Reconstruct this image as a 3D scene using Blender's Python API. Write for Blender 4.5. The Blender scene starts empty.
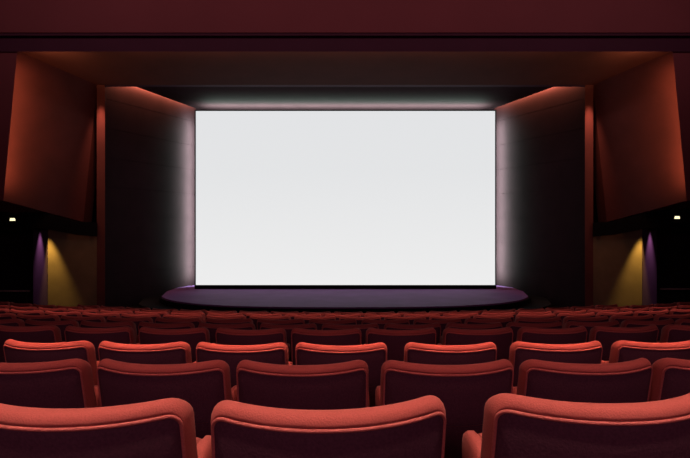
import bpy, bmesh, math, random
from mathutils import Vector, Matrix
random.seed(4)
S = bpy.context.scene
COL = S.collection
F = 557.0            # focal length in pixels of a 690 px wide frame
CZ = 2.35            # eye height above the flat floor before the stage
PI = math.pi

# ------------------------------------------------------------------ helpers
def at(px, py, d):
    return Vector(((px - 345.0) * d / F, d, CZ + (229.0 - py) * d / F))

def mat(name, col, rough=.7, spec=.3, noise=0.0, nscale=40, bump=0.0, sheen=0.0, sheen_tint=None):
    m = bpy.data.materials.new(name); m.use_nodes = True
    nt = m.node_tree; b = nt.nodes['Principled BSDF']
    b.inputs['Base Color'].default_value = (*col, 1)
    b.inputs['Roughness'].default_value = rough
    b.inputs['Specular IOR Level'].default_value = spec
    if sheen:
        b.inputs['Sheen Weight'].default_value = sheen
        b.inputs['Sheen Roughness'].default_value = .4
        b.inputs['Sheen Tint'].default_value = (*(sheen_tint or col), 1)
    if noise or bump:
        tc = nt.nodes.new('ShaderNodeTexCoord')
        n = nt.nodes.new('ShaderNodeTexNoise')
        n.inputs['Scale'].default_value = nscale
        n.inputs['Detail'].default_value = 4
        nt.links.new(tc.outputs['Object'], n.inputs['Vector'])
        if noise:
            r = nt.nodes.new('ShaderNodeValToRGB')
            r.color_ramp.elements[0].position = .3
            r.color_ramp.elements[1].position = .7
            r.color_ramp.elements[0].color = (*[c * (1 - noise) for c in col], 1)
            r.color_ramp.elements[1].color = (*[c * (1 + noise) for c in col], 1)
            nt.links.new(n.outputs['Fac'], r.inputs['Fac'])
            nt.links.new(r.outputs['Color'], b.inputs['Base Color'])
        if bump:
            bp = nt.nodes.new('ShaderNodeBump')
            bp.inputs['Strength'].default_value = bump
            bp.inputs['Distance'].default_value = .004
            nt.links.new(n.outputs['Fac'], bp.inputs['Height'])
            nt.links.new(bp.outputs['Normal'], b.inputs['Normal'])
    return m

def emit(name, col, st):
    m = bpy.data.materials.new(name); m.use_nodes = True
    nt = m.node_tree; nt.nodes.clear()
    e = nt.nodes.new('ShaderNodeEmission'); o = nt.nodes.new('ShaderNodeOutputMaterial')
    e.inputs['Color'].default_value = (*col, 1); e.inputs['Strength'].default_value = st
    nt.links.new(e.outputs[0], o.inputs[0])
    return m

def obj(name, bm, m, parent=None, smooth=False):
    bmesh.ops.recalc_face_normals(bm, faces=bm.faces[:])
    me = bpy.data.meshes.new(name); bm.to_mesh(me); bm.free()
    me.materials.append(m)
    if smooth:
        for p in me.polygons: p.use_smooth = True
    o = bpy.data.objects.new(name, me); COL.objects.link(o)
    if parent: o.parent = parent
    return o

def struct(name, bm, m, label=None):
    o = obj(name, bm, m); o['kind'] = 'structure'
    if label: o['label'] = label
    return o

def box(bm, x0, x1, y0, y1, z0, z1):
    v = [bm.verts.new((x, y, z)) for z in (z0, z1) for (x, y) in ((x0, y0), (x1, y0), (x1, y1), (x0, y1))]
    for f in ((0, 1, 2, 3), (7, 6, 5, 4), (0, 4, 5, 1), (1, 5, 6, 2), (2, 6, 7, 3), (3, 7, 4, 0)):
        bm.faces.new([v[i] for i in f])
    return v

def prism(bm, base, top):
    """solid between two polygons with the same number of points"""
    a = [bm.verts.new(p) for p in base]; b = [bm.verts.new(p) for p in top]
    n = len(a)
    bm.faces.new(a[::-1]); bm.faces.new(b)
    for i in range(n):
        j = (i + 1) % n
        bm.faces.new((a[i], a[j], b[j], b[i]))

def wall_run(bm, p, q, z0, z1, th, side):
    """vertical slab whose visible face runs from p to q in plan"""
    p = Vector(p); q = Vector(q); t = (q - p).normalized()
    n = Vector((-t.y, t.x)) * side * th
    pl = [p, q, q + n, p + n]
    prism(bm, [(v.x, v.y, z0) for v in pl], [(v.x, v.y, z1) for v in pl])

def tube(bm, pts, r, n=8, closed=False):
    rings = []
    N = len(pts)
    for i, p in enumerate(pts):
        a = pts[(i - 1) % N] if (closed or i > 0) else p
        c = pts[(i + 1) % N] if (closed or i < N - 1) else p
        t = (Vector(c) - Vector(a)).normalized()
        u = t.cross(Vector((0, 1, 0)) if abs(t.y) < .9 else Vector((1, 0, 0))).normalized(); w = t.cross(u)
        rings.append([bm.verts.new(Vector(p) + r * (math.cos(k * 2 * PI / n) * u + math.sin(k * 2 * PI / n) * w)) for k in range(n)])
    for i in range(N if closed else N - 1):
        A, B = rings[i], rings[(i + 1) % N]
        for k in range(n):
            bm.faces.new((A[k], A[(k + 1) % n], B[(k + 1) % n], B[k]))
    if not closed:
        bm.faces.new(rings[0]); bm.faces.new(rings[-1][::-1])

def tag(o, label, cat, group=None):
    o['label'] = label; o['category'] = cat
    if group: o['group'] = group
    return o

def empty(name, loc, rz=0):
    o = bpy.data.objects.new(name, None); COL.objects.link(o)
    o.empty_display_size = .1
    o.location = loc; o.rotation_euler = (0, 0, rz)
    return o

# ------------------------------------------------------------------ materials
VELVET = mat('seat_velvet', (.42, .080, .064), .85, .15, noise=.10, nscale=260, bump=.3, sheen=.08, sheen_tint=(1, .45, .4))
BACK_SHADE  = mat('seat_back_shaded', (.095, .026, .040), .8, .2, noise=.18, nscale=160, bump=.3)  # same fabric as the seat; shade on the rear put into this darker colour
PIPE   = mat('seat_piping', (.47, .095, .078), .75, .3, noise=.15, nscale=200)
FRAME  = mat('seat_frame_metal', (.015, .012, .013), .5, .4, noise=.2, nscale=60)
SOFFIT = mat('soffit_paint', (.075, .024, .020), .85, .15, noise=.1, nscale=2)
CARPET = mat('carpet', (.035, .008, .012), .95, .1, noise=.4, nscale=50, bump=.5)
SPLAY  = mat('splay_wall_board', (.024, .0105, .0135), .8, .04, noise=.10, nscale=3)
PLASTER= mat('maroon_plaster', (.085, .025, .024), .8, .2, noise=.12, nscale=2.5)
BULK   = mat('bulkhead_paint', (.12, .026, .034), .85, .15, noise=.08, nscale=.7)
BEAM   = mat('beam_paint', (.040, .006, .020), .8, .2, noise=.08, nscale=1.5)
DARKM  = mat('dark_paint', (.018, .006, .010), .85, .15, noise=.15, nscale=3)
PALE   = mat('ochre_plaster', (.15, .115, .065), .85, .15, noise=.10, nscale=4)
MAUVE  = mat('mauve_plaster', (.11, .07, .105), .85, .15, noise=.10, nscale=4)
STAGE  = mat('stage_boards', (.16, .060, .195), .75, .15, noise=.12, nscale=2)
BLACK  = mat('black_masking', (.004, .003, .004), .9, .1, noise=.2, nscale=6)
RAIL   = mat('rail_metal', (.35, .22, .2), .5, .4, noise=.1, nscale=20)

# ------------------------------------------------------------------ seat rows (distances in metres ahead of the eye)
ROWD = [1.14 + .95 * i for i in range(10)]
ROWH = [.372, .512, .637, .725, .850, .965, 1.080, 1.20, 1.322, 1.45]     # seat tops below the eye
SEAT_H = .87
ARC_C = 24.0
ROWZ = [CZ - h - SEAT_H for h in ROWH]
def row_y(i, x):
    R = ARC_C - ROWD[i]
    return ARC_C - math.sqrt(R * R - x * x)

# ------------------------------------------------------------------ floor
bm = bmesh.new()
XS = [-8.6 + 17.2 * k / 48 for k in range(49)]
edges_d = [-3.0] + [d + .75 for d in ROWD[:-1]]         # back edge of each tread
prev = None
for i in range(10):
    def line(d, z, flat=False):
        if flat: return [bm.verts.new((x, d, z)) for x in XS]
        R = ARC_C - d
        return [bm.verts.new((x, ARC_C - math.sqrt(R * R - x * x), z)) for x in XS]
    a = line(edges_d[i], ROWZ[i], i == 0)
    b = line(edges_d[i + 1], ROWZ[i], False) if i < 9 else line(15.6, ROWZ[i], True)
    for L, M in (((prev, a),) if prev else ()) + ((a, b),):
        for k in range(48): bm.faces.new((L[k], L[k + 1], M[k + 1], M[k]))
    prev = b
struct('floor', bm, CARPET)

# ------------------------------------------------------------------ room shell
def one(name, m, *boxes):
    bm = bmesh.new()
    for b in boxes: box(bm, *b)
    return struct(name, bm, m)
TOPZ = CZ + 4.5
one('wall_left', DARKM, (-8.8, -8.6, -3.0, 15.8, -.1, TOPZ))
one('wall_right', DARKM, (8.6, 8.8, -3.0, 15.8, -.1, TOPZ))
one('wall_back', PLASTER, (-8.8, 8.8, -3.2, -3.0, -.1, TOPZ))
one('ceiling', PLASTER, (-8.8, 8.8, -3.2, 9.5, TOPZ, TOPZ + .2))
one('wall_front', DARKM, (-8.8, 8.8, 15.6, 15.8, -.1, TOPZ))

# bulkhead over the opening: red fascia, moulding, set-back dark beam
zb = lambda y, d: CZ + (229 - y) * d / F
one('bulkhead', BULK, (-8.6, 8.6, 9.30, 9.6, zb(32.5, 9.3), TOPZ))
bm = bmesh.new()
box(bm, -8.6, 8.6, 9.335, 9.6, zb(33.8, 9.335), zb(32.5, 9.3))
box(bm, -8.6, 8.6, 9.315, 9.6, zb(35.6, 9.315), zb(33.8, 9.335))
box(bm, -8.6, 8.6, 9.37, 9.6, zb(37.0, 9.37), zb(35.6, 9.315))
struct('trim_1', bm, BEAM)
bm = bmesh.new()
za, zc = zb(51.6, 9.40), zb(50.5, 9.60)
zt = zb(37.0, 9.37) + .02
prism(bm, [(-8.6, 9.40, za), (-8.6, 9.60, zc), (-8.6, 9.60, zt), (-8.6, 9.40, zt)],
          [(8.6, 9.40, za), (8.6, 9.60, zc), (8.6, 9.60, zt), (8.6, 9.40, zt)])
struct('header_beam', bm, BEAM)

# sloping soffit behind the beam, up in the cove, down to the proscenium header
bm = bmesh.new()
prism(bm, [(-8.6, 9.72, CZ + 3.46), (8.6, 9.72, CZ + 3.46), (8.6, 11.8, CZ + 3.05), (-8.6, 11.8, CZ + 3.05)],
          [(-8.6, 9.72, CZ + 3.66), (8.6, 9.72, CZ + 3.66), (8.6, 11.8, CZ + 3.25), (-8.6, 11.8, CZ + 3.25)])
struct('soffit', bm, SOFFIT)
one('proscenium_header', BEAM, (-8.6, 8.6, 11.8, 11.95, CZ + 3.05, CZ + 3.65))

# inner ceiling over the stage, stopping short of the walls to leave a light slot
bm = bmesh.new()
pl = [(-5.60, 11.95, 3.45), (5.60, 11.95, 3.45), (5.56, 12.0, 3.447), (3.98, 15.3, 3.27), (-3.98, 15.3, 3.27), (-5.56, 12.0, 3.447)]
prism(bm, [(a, b, CZ + c) for a, b, c in pl], [(a, b, CZ + c + .2) for a, b, c in pl])
struct('stage_ceiling', bm, SPLAY)

STZ = CZ - 1.54
for s, nm in ((-1, 'left'), (1, 'right')):
    X = lambda v: s * v
    # pilaster that frames the opening (its edge leans outward towards the bottom)
    bm = bmesh.new()
    pl = [(5.55, 3.06), (5.79, .485), (8.6, .485), (8.6, 3.06)]
    prism(bm, [(X(x), 9.44, CZ + z) for x, z in pl], [(X(x + .06), 9.52, CZ + z) for x, z in pl])
    struct('pilaster_' + nm, bm, BULK)
    # hanging splayed box
    bm = bmesh.new()
    bot = [(5.545, 11.8, .15), (6.55, 10.0, .62), (8.6, 10.0, .62), (8.6, 12.2, .62), (5.545, 12.2, .15)]
    top = [(5.25, 11.8, 3.06), (6.36, 10.0, 3.42), (8.6, 10.0, 3.42), (8.6, 12.2, 3.06), (5.25, 12.2, 3.06)]
    prism(bm, [(X(a), b, CZ + c) for a, b, c in bot], [(X(a), b, CZ + c) for a, b, c in top])
    struct('splay_box_' + nm, bm, PLASTER)
    # proscenium edge strip and its return
    bm = bmesh.new()
    pl = [(5.25, 11.78), (5.085, 11.80), (5.42, 12.58), (5.56, 12.58)]
    prism(bm, [(X(a), b, -.05) for a, b in pl], [(X(a), b, CZ + 3.05) for a, b in pl])
    struct('proscenium_edge_' + nm, bm, PLASTER)
    # inner splay wall in wide boarded courses
    bm = bmesh.new()
    z = STZ - .8
    while z < CZ + 3.6:
        z2 = min(z + .66, CZ + 3.72)
        wall_run(bm, (X(5.42), 12.50), (X(4.10), 15.31), z, z2 - .010, .12, -s)
        z = z2
    wall_run(bm, (X(5.43), 12.50), (X(4.11), 15.31), STZ - .8, CZ + 3.7, .12, -s)
    struct('splay_wall_' + nm, bm, SPLAY)
    # pier under the box: ochre face turned to the seats, mauve end face by the passage
    bm = bmesh.new()
    pl = [(5.24, 11.79), (6.08, 11.40), (6.10, 11.46), (5.30, 12.0)]
    prism(bm, [(X(a), b, -.05) for a, b in pl], [(X(a), b, CZ + .02) for a, b in pl])
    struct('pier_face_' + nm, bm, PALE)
    bm = bmesh.new()
    pl = [(6.085, 11.40), (6.69, 11.95), (6.69, 14.5), (6.30, 14.5), (6.11, 11.47)]
    prism(bm, [(X(a), b, -.05) for a, b in pl], [(X(a), b, CZ + .02) for a, b in pl])
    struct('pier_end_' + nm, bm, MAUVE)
    # dark board added under the box, standing in for shade; hides the pier lamps
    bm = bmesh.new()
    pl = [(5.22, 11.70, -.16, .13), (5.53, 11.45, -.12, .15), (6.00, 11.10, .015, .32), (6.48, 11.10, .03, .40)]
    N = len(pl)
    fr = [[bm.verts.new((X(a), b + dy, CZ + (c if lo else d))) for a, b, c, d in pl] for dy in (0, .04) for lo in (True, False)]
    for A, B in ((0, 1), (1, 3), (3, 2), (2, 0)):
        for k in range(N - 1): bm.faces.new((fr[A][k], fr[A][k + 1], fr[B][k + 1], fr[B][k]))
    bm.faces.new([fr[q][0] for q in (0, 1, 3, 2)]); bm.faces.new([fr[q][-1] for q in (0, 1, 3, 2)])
    struct('shade_board_' + nm, bm, BLACK)
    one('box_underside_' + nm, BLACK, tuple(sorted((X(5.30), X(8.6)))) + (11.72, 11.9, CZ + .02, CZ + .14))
    # passage end wall
    one('passage_wall_' + nm, DARKM, tuple(sorted((X(6.5), X(8.6)))) + (13.4, 13.5, -.05, CZ + 3))

# ------------------------------------------------------------------ stage
def apron(bm, hw, front, back, z0, z1, p=2.4):
    N = 40
    pts = []
    for k in range(N + 1):
        t = -1 + 2 * k / N
        pts.append((hw * t, back - (back - front) * (1 - abs(t) ** p) ** (1 / 2.0)))
    pts += [(hw, 15.6), (-hw, 15.6)]
    prism(bm, [(x, y, z0) for x, y in pts], [(x, y, z1) for x, y in pts])
bm = bmesh.new(); apron(bm, 4.40, 10.97, 13.75, STZ - .03, STZ, 3.0); struct('stage_floor', bm, STAGE)
bm = bmesh.new(); apron(bm, 4.44, 10.93, 13.72, -.05, STZ - .03, 3.0); struct('stage_front', bm, BLACK)
bm = bmesh.new(); apron(bm, 4.85, 10.80, 13.4, -.05, STZ - .13, 3.0)
struct('stage_step', bm, BLACK)
bm = bmesh.new(); apron(bm, 5.2, 10.65, 12.7, -.05, STZ - .30, 3.0)
struct('stage_step.001', bm, BLACK)

# ------------------------------------------------------------------ screen
D = 14.3
sc = empty('cinema_screen', (.012, D, zb(285, D)))
tag(sc, 'large blank glowing white cinema screen above the stage', 'screen')
hw = 149.6 * D / F; hh = 174 * D / F
bm = bmesh.new(); box(bm, -hw, hw, 0, .03, 0, hh)
m = emit('lit_screen', (1, 1, 1), .8)
nt = m.node_tree
tc = nt.nodes.new('ShaderNodeTexCoord'); sp = nt.nodes.new('ShaderNodeSeparateXYZ'); rp = nt.nodes.new('ShaderNodeValToRGB')
nt.links.new(tc.outputs['Generated'], sp.inputs[0]); nt.links.new(sp.outputs['Z'], rp.inputs[0])
rp.color_ramp.elements[0].color = (1.06, 1.06, 1.06, 1); rp.color_ramp.elements[1].color = (.955, .965, .985, 1)
e = rp.color_ramp.elements.new(.65); e.color = (.965, .975, .99, 1)
nt.links.new(rp.outputs[0], nt.nodes['Emission'].inputs[0])
obj('screen_surface', bm, m, sc)
bm = bmesh.new()
t = .03
for b in ((-hw - t, hw + t, -.01, .05, -.10, -.001), (-hw - t, hw + t, -.0, .05, hh + .001, hh + .03),
          (-hw - t, -hw - .001, -.01, .05, -.001, hh + .001), (hw + .001, hw + t, -.01, .05, -.001, hh + .001)):
    box(bm, *b)
obj('screen_frame', bm, BLACK, sc)
for x in (-2.6, 0, 2.6):
    bm = bmesh.new(); box(bm, x - .06, x + .06, .05, .14, STZ - zb(285, D), hh * .8)
    obj('screen_support', bm, BLACK, sc)

# ------------------------------------------------------------------ passage lamps and rails
GLOW = emit('lamp_glow', (1, .86, .5), 1.6)
for s, nm, px, py in ((-1, 'left', 12.5, 219.2), (1, 'right', 677.2, 217.2)):
    p = at(px, py, 13.33)
    r = empty('wall_lamp', p)
    tag(r, 'small lit cream wall lamp in the dark passage on the %s of the hall' % nm, 'lamp', 'passage wall lamps')
    bm = bmesh.new(); box(bm, -.075, .075, .02, .065, -.055, .05)
    obj('lamp_housing', bm, BLACK, r)
    bm = bmesh.new(); v = box(bm, -.058, .058, -.02, .02, -.036, .024)
    for q in v:
        if q.co.z > 0: q.co.x *= .75
    obj('lamp_lens', bm, GLOW, r)
    y = 12.6; zr = CZ - (291 - 229 if s < 0 else 289 - 229) * y / F
    r = empty('handrail', (s * 7.55, y, ROWZ[9]))
    tag(r, 'thin dark metal handrail under the lamp in the %s passage' % nm, 'handrail', 'passage handrails')
    bm = bmesh.new(); tube(bm, [(-.42, 0, zr - ROWZ[9]), (.95 if s > 0 else .42, 0, zr - ROWZ[9])] if s > 0 else [(-.95, 0, zr - ROWZ[9]), (.42, 0, zr - ROWZ[9])], .02)
    obj('rail', bm, RAIL, r, True)
    for xx in (-.36, .36):
        bm = bmesh.new(); tube(bm, [(xx, 0, 0), (xx, 0, zr - ROWZ[9] - .01)], .017)
        obj('post', bm, FRAME, r, True)

# ------------------------------------------------------------------ the seat
W = .259; Z0 = .40; Z1 = SEAT_H; RC = .050
SAG = .092; REC = math.tan(math.radians(14))
def ring(inset):
    w = W - inset * .30; a = Z0 + inset; b = Z1 - inset; r = max(RC - inset * .75, .006)
    r = min(r, (b - a) / 2 - .001, w - .001)
    pts = []
    nh, nv, nc = 22, 8, 6
    for k in range(nh): pts.append((-(w - r) + 2 * (w - r) * k / nh, b))
    for k in range(nc): t = PI / 2 * (1 - k / nc); pts.append((w - r + r * math.cos(t), b - r + r * math.sin(t)))
    for k in range(nv): pts.append((w, b - r - (b - a - 2 * r) * k / nv))
    for k in range(nc): t = -PI / 2 * k / nc; pts.append((w - r + r * math.cos(t), a + r + r * math.sin(t)))
    for k in range(nh): pts.append((w - r - 2 * (w - r) * k / nh, a))
    for k in range(nc): t = -PI / 2 - PI / 2 * k / nc; pts.append((-(w - r) + r * math.cos(t), a + r + r * math.sin(t)))
    for k in range(nv): pts.append((-w, a + r + (b - a - 2 * r) * k / nv))
    for k in range(nc): t = PI - PI / 2 * k / nc; pts.append((-(w - r) + r * math.cos(t), b - r + r * math.sin(t)))
    return pts
def warp(x, y, z):
    u = abs(x) / W
    y = y + SAG * u ** 2.0 + (Z1 - z) * REC
    z = z + .010 * u ** 3 * max(0, (z - .6) / .27)
    x = x * (1 + .01 * (Z1 - z))
    return (x, y, z)
def rings(bm, secs, close=True):
    R = []
    for ins, y in secs:
        R.append([bm.verts.new(warp(x, y, z)) for x, z in ring(ins)])
    n = len(R[0])
    for A, B in zip(R, R[1:]):
        for k in range(n): bm.faces.new((A[k], A[(k + 1) % n], B[(k + 1) % n], B[k]))
    return R

def make_seat():
    root = empty('cinema_chair', (0, 0, 0))
    bm = bmesh.new()
    secs = [(.033, -.020), (.030, -.031)]
    for k in range(1, 8):
        a = PI / 2 * k / 8
        secs.append((.030 * (1 - math.sin(a)), -.006 - .032 * math.cos(a)))
    secs.append((0, -.004)); secs.append((0, .002))
    for k in range(1, 7):
        a = PI / 2 * k / 6
        secs.append((.055 * (1 - math.cos(a)), .002 + .040 * math.sin(a)))
    secs += [(.10, .062), (.15, .070), (.20, .074), (.2345, .075)]
    rings(bm, secs)
    obj('backrest', bm, VELVET, root, True)
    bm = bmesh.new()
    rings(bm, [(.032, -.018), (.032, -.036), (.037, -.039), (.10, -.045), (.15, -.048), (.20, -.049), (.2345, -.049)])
    obj('back_panel', bm, BACK_SHADE, root, True)
    bm = bmesh.new()
    tube(bm, [warp(x, -.038, z) for x, z in ring(.031)], .0046, 8, True)
    obj('piping', bm, PIPE, root, True)
    # folded-up seat cushion, in front of the backrest
    bm = bmesh.new()
    prof = [(.0, -.045), (.012, -.058), (.03, -.065), (.39, -.062), (.42, -.052), (.435, -.02), (.435, .02), (.42, .05), (.39, .06), (.03, .065), (.012, .058), (0, .045)]
    rws = []
    for x, sc_ in ((-.222, .72), (-.212, .92), (-.195, 1), (0, 1.04), (.195, 1), (.209, .92), (.218, .72)):
        rws.append([bm.verts.new((x, .29 + (.435 - h) * .10 + q * sc_, .34 + .18 + (h * .83 - .18) * (1 - (1 - min(sc_, 1)) * .12))) for h, q in prof])
    n = len(prof)
    for A, B in zip(rws, rws[1:]):
        for k in range(n): bm.faces.new((A[k], A[(k + 1) % n], B[(k + 1) % n], B[k]))
    bm.faces.new(rws[0]); bm.faces.new(rws[-1])
    obj('seat_cushion', bm, VELVET, root, True)
    # narrow plush armrests and the frames that carry them
    for e in (-1, 1):
        bm = bmesh.new()
        rws = []
        for y, sc_, dz in ((.165, .45, -.012), (.175, .8, -.003), (.195, 1, 0), (.24, 1, .004), (.28, 1, 0), (.305, .85, -.004), (.318, .5, -.014)):
            c = []
            for k in range(14):
                a = 2 * PI * k / 14
                ca, sa = math.cos(a), math.sin(a)
                c.append(bm.verts.new((e * .247 + .020 * sc_ * math.copysign(abs(ca) ** .6, ca), y, .660 + dz + .058 * sc_ * math.copysign(abs(sa) ** .55, sa))))
            rws.append(c)
        for A, B in zip(rws, rws[1:]):
            for k in range(14): bm.faces.new((A[k], A[(k + 1) % 14], B[(k + 1) % 14], B[k]))
        bm.faces.new(rws[0]); bm.faces.new(rws[-1])
        obj('armrest', bm, VELVET, root, True)
        bm = bmesh.new()
        pl = [(.19, .615), (.30, .615), (.32, .52), (.33, .40), (.30, .035), (.40, .03), (.40, 0), (.12, 0), (.12, .03), (.20, .035), (.20, .40), (.20, .50)]
        prism(bm, [(e * .247 - .012, y, z) for y, z in pl], [(e * .247 + .012, y, z) for y, z in pl])
        obj('side_frame', bm, FRAME, root)
    bm = bmesh.new()
    box(bm, -.25, .25, .20, .26, .33, .365); box(bm, -.25, -.225, .13, .26, .36, .44); box(bm, .225, .25, .13, .26, .36, .44)
    obj('cross_bar', bm, FRAME, root)
    return root

def copy_tree(o):
    c = o.copy(); COL.objects.link(c)
    for ch in list(o.children):
        d = ch.copy(); COL.objects.link(d); d.parent = c
    return c

ORD = ['first', 'second', 'third', 'fourth', 'fifth', 'sixth', 'seventh', 'eighth', 'ninth', 'tenth', 'eleventh', 'twelfth', 'thirteenth']
ROWNAME = ['nearest row', 'second nearest row', 'third nearest row', 'fourth nearest row', 'fifth nearest row', 'sixth nearest row', 'fourth row from the stage', 'third row from the stage',
           'second row from the stage', 'row nearest the stage']
PX = {0: [72, 333, 610], 1: [22, 161.5, 302.5, 448.5, 588, 721], 2: [46.5, 143, 241, 341, 451, 557.5, 659],
      3: [24, 98, 173, 250, 326, 401.5, 479, 554, 626.5, 698]}
ROTFIX = {(0, 1): 4.5, (0, 2): 1.0, (0, 0): -1.0, (1, 3): 1.0, (1, 2): .5}
PHASE = {4: .05, 5: -.13, 6: .19, 7: -.03, 8: .24, 9: .06}
seats = []
for i in range(10):
    xs = []
    if i in PX:
        for px in PX[i]:
            x = 0
            for _ in range(8): x = (px - 345) / F * (row_y(i, x) + .085)
            xs.append(x)
    else:
        x = PHASE[i]
        pitch = .566
        k0 = -20
        R = ARC_C - ROWD[i]
        for k in range(-20, 21):
            xx = R * math.sin((x + k * pitch) / R)
            y = row_y(i, xx)
            if abs(xx) - .24 > 345 * y / F: continue
            if i == 9 and abs(xx) > 5.25: continue
            xs.append(xx)
    seats.append(xs)

def seat_label(i, k, n):
    if i == 0:
        return ['red plush cinema chair of the nearest row cut off by the left picture edge',
                'large red plush cinema chair in the middle of the nearest row, full width showing',
                'red plush cinema chair of the nearest row cut off by the right picture edge'][k]
    look = ('dark red plush cinema chair', 'bright coral-edged red cinema chair', 'dim maroon cinema chair', 'dim maroon cinema chair', 'dull red cinema chair', 'small red cinema chair', 'small red cinema chair', 'small red cinema chair', 'small red cinema chair')[i - 1]
    mid = (n - 1) / 2
    if k < mid - .01 or k == int(mid) and n % 2 == 0:
        pos = ORD[k] + ' from the left' if k else 'at the left end'
    elif abs(k - mid) < .01:
        pos = 'in the middle'
    else:
        j = n - 1 - k
        pos = ORD[j] + ' from the right' if j else 'at the right end'
    return '%s %s of the %s' % (look, pos, ROWNAME[i])

proto = make_seat()
first = True
for i, xs in enumerate(seats):
    R = ARC_C - ROWD[i]
    for k, x in enumerate(xs):
        o = proto if first else copy_tree(proto)
        first = False
        th = math.asin(x / R)
        o.location = (x, row_y(i, x) + (.035 if (i, k) == (0, 2) else 0), ROWZ[i])
        jit = random.uniform(-1.2, 1.2)
        o.rotation_euler = (0, 0, th + math.radians(ROTFIX.get((i, k), jit)))
        tag(o, seat_label(i, k, len(xs)), 'chair', 'red cinema chairs in the ' + ROWNAME[i])
print('SEATS', [len(s) for s in seats], sum(len(s) for s in seats))

# ------------------------------------------------------------------ lights
def area(name, loc, target, sx, sy, power, col, spread=180):
    l = bpy.data.lights.new(name, 'AREA'); l.shape = 'RECTANGLE'; l.size = sx; l.size_y = sy
    l.energy = power; l.color = col; l.spread = math.radians(spread)
    o = bpy.data.objects.new(name, l); COL.objects.link(o); o.location = loc
    d = Vector(target) - Vector(loc)
    z = -d.normalized(); x = Vector((1, 0, 0)) - z * z.x
    if x.length < .2: x = Vector((0, 1, 0)) - z * z.y
    x.normalize(); y = z.cross(x)
    o.rotation_euler = Matrix((x, y, z)).transposed().to_euler()
    return o
def spot(name, loc, target, power, col, ang, blend=.6, r=.03):
    l = bpy.data.lights.new(name, 'SPOT'); l.energy = power; l.color = col
    l.spot_size = math.radians(ang); l.spot_blend = blend; l.shadow_soft_size = r
    o = bpy.data.objects.new(name, l); COL.objects.link(o); o.location = loc
    o.rotation_euler = (Vector(target) - Vector(loc)).to_track_quat('-Z', 'Y').to_euler()
    return o
HZ = CZ + 4.3
# house lights in the ceiling over the seats
area('house_light', (0, .1, HZ), (0, 1.14, CZ - .35), 3.2, .15, 7.2, (1, .80, .66), 16)
area('house_light', (0, 2.2, HZ), (0, 3.02, CZ - .6), 5.0, .12, 14.5, (1, .52, .38), 12)
area('house_light', (0, 6.0, HZ), (0, 7.6, CZ - 1), 11, .4, 30, (1, .50, .42), 36)
area('house_light', (0, .9, HZ), (0, 2.0, CZ - .5), 7, .8, 19, (1, .58, .50), 46)
# weak fill light added near the rear wall to lift the blacks
area('rear_fill', (0, -2.9, CZ + 1.4), (0, 8, CZ), 10, .6, 60, (1, .55, .75))
# wash on the bulkhead
area('bulkhead_wash', (0, 4.8, HZ), (0, 9.1, CZ + 3.8), 13, .3, 48, (1, .66, .62), 80)
# cove lamps behind the beam and the pilasters
area('cove_lamp', (0, 9.80, CZ + 3.24), (0, 10.6, CZ + 3.42), 8.6, .06, 16.0, (1, .48, .24), 90)
for s in (-1, 1):
    area('cove_lamp', (s * 5.75, 9.80, CZ + 3.22), (s * 5.4, 10.3, CZ + 3.52), .8, .06, 12, (1, .47, .2), 80)
    l = area('cove_lamp', (s * 6.115, 10.12, CZ + 1.90), (0, 0, 0), 2.3, .04, 11, (1, .37, .16), 140)
    t = Vector((s * .23, 0, -2.3)).normalized(); z = -Vector((-s * .05, 1, 0)); z = (z - t * z.dot(t)).normalized()
    l.rotation_euler = Matrix((t, z.cross(t), z)).transposed().to_euler()
    # slot lamp above the head of the splay wall
    t = Vector((-s * 1.32, 2.81, 0)).normalized(); nrm = Vector((s * 2.81, 1.32, 0)).normalized()
    l = area('slot_lamp', (s * 4.675, 13.90, CZ + 3.47), (s * 4.675, 13.90, 0), 2.9, .03, 75, (1, .36, .18))
    z = -(nrm * .8 + Vector((0, 0, -.6))).normalized()
    l.rotation_euler = Matrix((t, z.cross(t), z)).transposed().to_euler()
    spot('edge_spot', (s * 5.14, 11.62, CZ + 3.02), (s * 5.165, 11.79, CZ + 1.0), 320, (1, .34, .20), 34, 1)
    spot('pier_lamp', (s * 6.02, 11.25, CZ + .12), (s * 6.01, 11.34, CZ - 1.2), 260, (1, .60, .14), 44, .8)
    spot('pier_lamp', (s * 6.49, 11.58, CZ + .16), (s * 6.46, 11.615, CZ - 1.0), 75, (.80, .34, .70), 52, .9)
    # strip lights added behind the screen edge for a halo on the walls
    area('added_halo_strip', (s * 3.94, 14.95, CZ + .8), (s * 4.84, 15.37, CZ + .8), .03, 4.3, 155, (.66, 1, .88), 164)
area('added_halo_strip', (0, 14.85, CZ + 3.02), (0, 14.95, CZ + 3.6), 7.5, .03, 260, (.70, 1, .86), 172)  # added likewise over the screen, for the halo on the ceiling

w = bpy.data.worlds.new('world'); S.world = w; w.use_nodes = True
w.node_tree.nodes['Background'].inputs[0].default_value = (.02, .006, .01, 1)
w.node_tree.nodes['Background'].inputs[1].default_value = .3

# ------------------------------------------------------------------ camera
cam = bpy.data.cameras.new('camera'); co = bpy.data.objects.new('camera', cam); COL.objects.link(co)
cam.sensor_width = 36; cam.lens = F / 690 * 36; cam.clip_start = .05
co.location = (0, 0, CZ); co.rotation_euler = (PI / 2, 0, 0)
S.camera = co
v = S.view_settings
v.view_transform = 'Standard'; v.look = 'None'; v.gamma = 1; v.exposure = 0
try: v.use_curve_mapping = False
except Exception: pass
